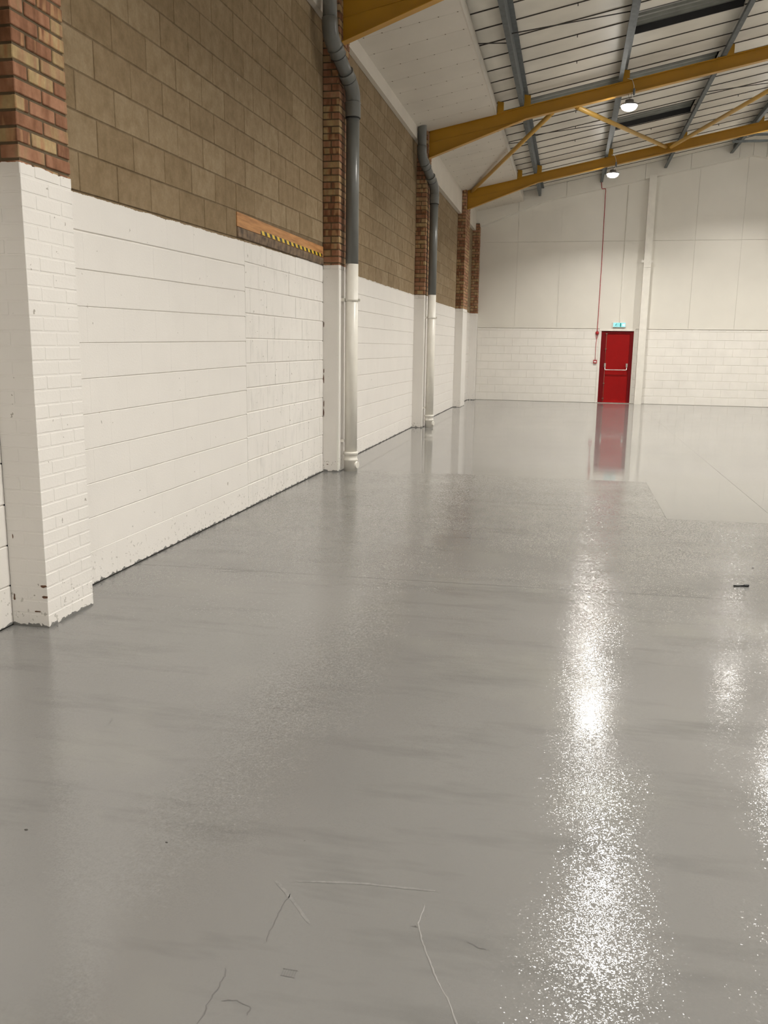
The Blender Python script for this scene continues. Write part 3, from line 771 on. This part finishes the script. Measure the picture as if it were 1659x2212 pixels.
# ================================================================== DOWNPIPES
def bez(pts, r, n=5):
    """polyline with rounded corners"""
    out = [Vector(pts[0])]
    for a, b, c in zip(pts, pts[1:], pts[2:]):
        a, b, c = Vector(a), Vector(b), Vector(c)
        p = b+(a-b).normalized()*r; q = b+(c-b).normalized()*r
        for k in range(n+1):
            t = k/n; out.append(p*(1-t)**2 + b*2*t*(1-t) + q*t*t)
    out.append(Vector(pts[-1])); return out
def downpipe(A, B, z1, z2, zpaint, label):
    """A upper plan position, B lower plan position; offset between heights z1 (top) and z2"""
    R = 0.077
    d = empty('downpipe', (B[0], B[1], 0), label, 'pipe', 'rainwater downpipes')
    top, bt = Vector((*A, z1)), Vector((*B, z2)); ax = (bt-top).normalized()
    mk('upper_pipe', lambda bm: bm_tube(bm, [(*A, 5.52), (*A, z1+0.12)], R, 24), 'pipe', d)
    mk('bend', lambda bm: bm_tube(bm, [(*A, z1+0.17), (*A, z1+0.165)] + bez([(*A, z1+0.16), top, top+ax*0.17], 0.11, 6)[1:], [R*1.02, R*1.12] + [R*1.12]*8, 24), 'pipe', d)
    mk('offset_pipe', lambda bm: bm_tube(bm, [top+ax*0.12, bt-ax*0.12], R, 24), 'pipe', d)
    for q in (top+ax*0.20, bt-ax*0.19):
        s = mk('socket', lambda bm: bm_tube(bm, [q-ax*0.05, q-ax*0.042, q-ax*0.036, q+ax*0.036, q+ax*0.045], [R*1.17, R*1.2, R*1.13, R*1.13, R*1.19], 24), 'pipe', d)
        mk('seal', lambda bm: bm_tube(bm, [q+ax*0.045, q+ax*0.055], R*1.17, 24), 'rubber', s)
    mk('bend', lambda bm: bm_tube(bm, bez([bt-ax*0.17, bt, (*B, z2-0.15)], 0.11, 6), R*1.10, 24), 'pipe', d)
    s = mk('socket', lambda bm: bm_tube(bm, [(*B, z2-0.13), (*B, z2-0.14), (*B, z2-0.15), (*B, z2-0.29), (*B, z2-0.30)], [R*1.13, R*1.2, R*1.15, R*1.15, R*1.05], 24), 'pipe', d)
    mk('seal', lambda bm: bm_tube(bm, [(*B, z2-0.300), (*B, z2-0.308)], R*1.14, 24), 'rubber', s)
    mk('lower_pipe', lambda bm: bm_tube(bm, [(*B, zpaint), (*B, z2-0.25)], R, 24), 'pipe', d)
    pw = mk('painted_pipe', lambda bm: bm_tube(bm, [(*B, 0.0), (*B, zpaint)], R*1.005, 24), 'pipe_white', d)
    pw['label'] = 'lower length painted white'
    sh = mk('shoe', lambda bm: bm_lathe(bm, [(R*1.07, 0), (R*1.07, 0.125), (R*1.16, 0.13), (R*1.16, 0.145), (R*1.08, 0.15), (R*1.08, 0.20), (R*1.2, 0.205), (R*1.2, 0.235), (R*1.02, 0.24)], 24, (*B, 0)), 'pipe_white', d)
    mk('access_cap', lambda bm: bm_tube(bm, [(B[0]+R*0.8, B[1]-0.01, 0.075), (B[0]+R*1.25, B[1]-0.02, 0.075)], [0.05, 0.042], 12), 'pipe_white', sh)
    def strap(bm):
        bm_lathe(bm, [(R*1.03, -0.018), (R*1.07, -0.018), (R*1.07, 0.018), (R*1.03, 0.018)], 24, (*B, 2.06))
        bm_box(bm, 0.19, B[0]-R*0.9, B[1]-0.075, B[1]-0.04, 2.04, 2.08)
        bm_box(bm, B[0]+R, B[0]+R+0.03, B[1]-0.012, B[1]+0.012, 2.045, 2.075)
    mk('strap', strap, 'pipe_white', d)
    mk('strap', lambda bm: bm_box(bm, 0.19, B[0]-R*0.9, B[1]-0.075, B[1]-0.05, 0.36, 0.39), 'pipe_white', d)
downpipe((0.19, 9.60), (0.305, 10.17), 4.80, 4.40, 2.475, 'nearer grey downpipe with white lower half beside the hazard-taped lintel')
downpipe((0.15, 15.72), (0.305, 16.25), 4.82, 4.40, 2.475, 'farther grey downpipe with white lower half')

# ================================================================== LINTEL
lt = empty('timber_lintel', (0, 8.63, 2.45), 'orange timber lintel with black and yellow tape set in the bare block wall', 'lintel')
mk('upper_board', lambda bm: bm_box(bm, -0.09, 0.004, 7.305, 9.985, 2.535, 2.655), 'wood', lt)
def lower(bm):
    bm_box(bm, -0.09, 0.012, 7.31, 9.985, 2.447, 2.53)
    bmesh.ops.bevel(bm, geom=list(bm.edges), offset=0.006, segments=1, affect='EDGES')
mk('lower_board', lower, 'oldwood', lt)
mk('hazard_tape', lambda bm: bm_box(bm, 0.004, 0.0052, 7.89, 9.95, 2.537, 2.572), 'tape', lt)

# ================================================================== DOOR SIDE FITTINGS
es = empty('exit_sign', (4.207, D-0.013, 2.135), 'lit green exit sign above the red door', 'sign')
box('housing', (4.035, 4.38, D-0.07, D-0.013, 2.138, 2.265), 'white_plastic', es)
fc = box('face', (4.042, 4.373, D-0.074, D-0.07, 2.143, 2.26), 'sign_face', es)
YF = D-0.0755
def quad(bm, pts):
    bm_prism(bm, pts, 'y', YF, YF+0.001)
def man(bm):   # running figure
    c = (4.135, 2.237); bm_prism(bm, [(c[0]+0.011*math.cos(a*math.pi/4), c[1]+0.011*math.sin(a*math.pi/4)) for a in range(8)], 'y', YF, YF+0.001)
    for a, b, w0 in (((4.128, 2.222), (4.112, 2.19), 0.016), ((4.112, 2.19), (4.135, 2.175), 0.010), ((4.135, 2.175), (4.128, 2.152), 0.009),
                     ((4.112, 2.19), (4.098, 2.17), 0.010), ((4.098, 2.17), (4.074, 2.168), 0.009), ((4.126, 2.218), (4.150, 2.200), 0.008), ((4.124, 2.218), (4.098, 2.212), 0.008), ((4.098, 2.212), (4.09, 2.198), 0.008)):
        A, B = Vector(a), Vector(b); t = (B-A).normalized(); n = Vector((-t.y, t.x))*w0/2
        quad(bm, [tuple(A+n), tuple(B+n), tuple(B-n), tuple(A-n)])
mk('running_figure', man, 'sign_mark', fc)
mk('door_symbol', lambda bm: (quad(bm, [(4.22, 2.152), (4.262, 2.152), (4.262, 2.25), (4.22, 2.25)]), quad(bm, [(4.168, 2.152), (4.178, 2.152), (4.178, 2.25), (4.168, 2.25)])), 'sign_mark', fc)
mk('arrow', lambda bm: (quad(bm, [(4.285, 2.192), (4.32, 2.192), (4.32, 2.210), (4.285, 2.210)]), quad(bm, [(4.32, 2.165), (4.362, 2.201), (4.32, 2.237)])), 'sign_white', fc)

so = empty('alarm_sounder', (3.615, D, 1.97), 'round red fire alarm sounder left of the door head', 'alarm')
mk('base', lambda bm: bm_tube(bm, [(3.615, D, 1.973), (3.615, D-0.03, 1.973)], 0.05, 20), 'red_plastic', so)
mk('dome', lambda bm: bm_tube(bm, [(3.615, D-0.03, 1.973), (3.615, D-0.06, 1.973), (3.615, D-0.075, 1.973)], [0.045, 0.04, 0.018], 20), 'red_plastic', so)
cp = empty('call_point', (3.60, D, 1.17), 'small red break-glass call point with white centre beside the door', 'call point')
box('back_box', (3.553, 3.652, D-0.045, D, 1.125, 1.217), 'red_plastic', cp)
box('glass', (3.573, 3.632, D-0.049, D-0.045, 1.148, 1.188), 'white_plastic', cp)
def wire(name, pts, r, mat, label, cat):
    o = mk(name, lambda bm: bm_tube(bm, pts, r, 6), mat); tag(o, label, cat); return o
wire('alarm_cable', [(3.47, D-0.215, 6.14), (3.50, D-0.215, 5.86), (3.51, D-0.215, 5.84), (3.60, D-0.215, 5.84), (3.612, D-0.10, 5.80), (3.612, D-0.022, 5.70), (3.622, D-0.022, 4.0), (3.615, D-0.022, 2.12), (3.615, D-0.013, 2.016)], 0.009, 'red_plastic', 'thin red cable running down the white gable to the sounder', 'cable')
wire('call_point_cable', [(3.615, D-0.01, 1.93), (3.60, D-0.012, 1.6), (3.602, D-0.012, 1.218)], 0.007, 'red_plastic', 'short red cable between the sounder and the call point', 'cable')
lp = []
for a in range(13): lp.append((3.612+0.028*math.sin(a*math.pi/6), D-0.018, 1.885+0.06*math.cos(a*math.pi/6)))
wire('cable_loop', lp, 0.005, 'red_plastic', 'loop of red cable hanging below the alarm sounder', 'cable')
wire('sign_conduit', [(4.215, D-0.022, 5.95), (4.215, D-0.022, 2.30), (4.207, D-0.03, 2.266)], 0.011, 'white_trim', 'white conduit running down to the exit sign', 'conduit')

# ================================================================== SMALL THINGS ON THE FLOOR
tl = empty('hand_tool', (4.085, 5.795, 0), 'small black stick-like tool lying on the glossy floor', 'tool')
A = Vector((4.036, 5.782, 0.0065)); B = Vector((4.136, 5.806, 0.0065)); t = (B-A)
mk('shaft', lambda bm: bm_tube(bm, [A, A+t*0.68], 0.0055, 10), 'black', tl)
mk('grip', lambda bm: bm_tube(bm, [A+t*0.66+Vector((0,0,.002)), A+t*0.70+Vector((0,0,.002)), A+t*0.95+Vector((0,0,.002)), B+Vector((0,0,.002))], [0.006, 0.0085, 0.0085, 0.006], 10), 'black', tl)
def chip(x, y, s, label):
    def b(bm):
        pts = [(x+s*random.uniform(.6, 1)*math.cos(a), y+s*0.55*random.uniform(.6, 1)*math.sin(a)) for a in [i*math.pi/3 for i in range(6)]]
        bm_prism(bm, pts, 'z', 0.0, s*0.35)
        for v in bm.verts:
            if v.co.z > 0: v.co.x += (x-v.co.x)*0.4; v.co.y += (y-v.co.y)*0.4
    o = mk('grit_chip', b, 'debris'); tag(o, label, 'debris', 'dark chips on the floor')
chip(1.292, 2.171, 0.009, 'dark chip on the floor at the lower left edge')
chip(1.755, 2.21, 0.006, 'tiny dark chip on the floor left of the crack')
chip(4.265, 6.337, 0.012, 'dark chip on the floor behind the black tool')
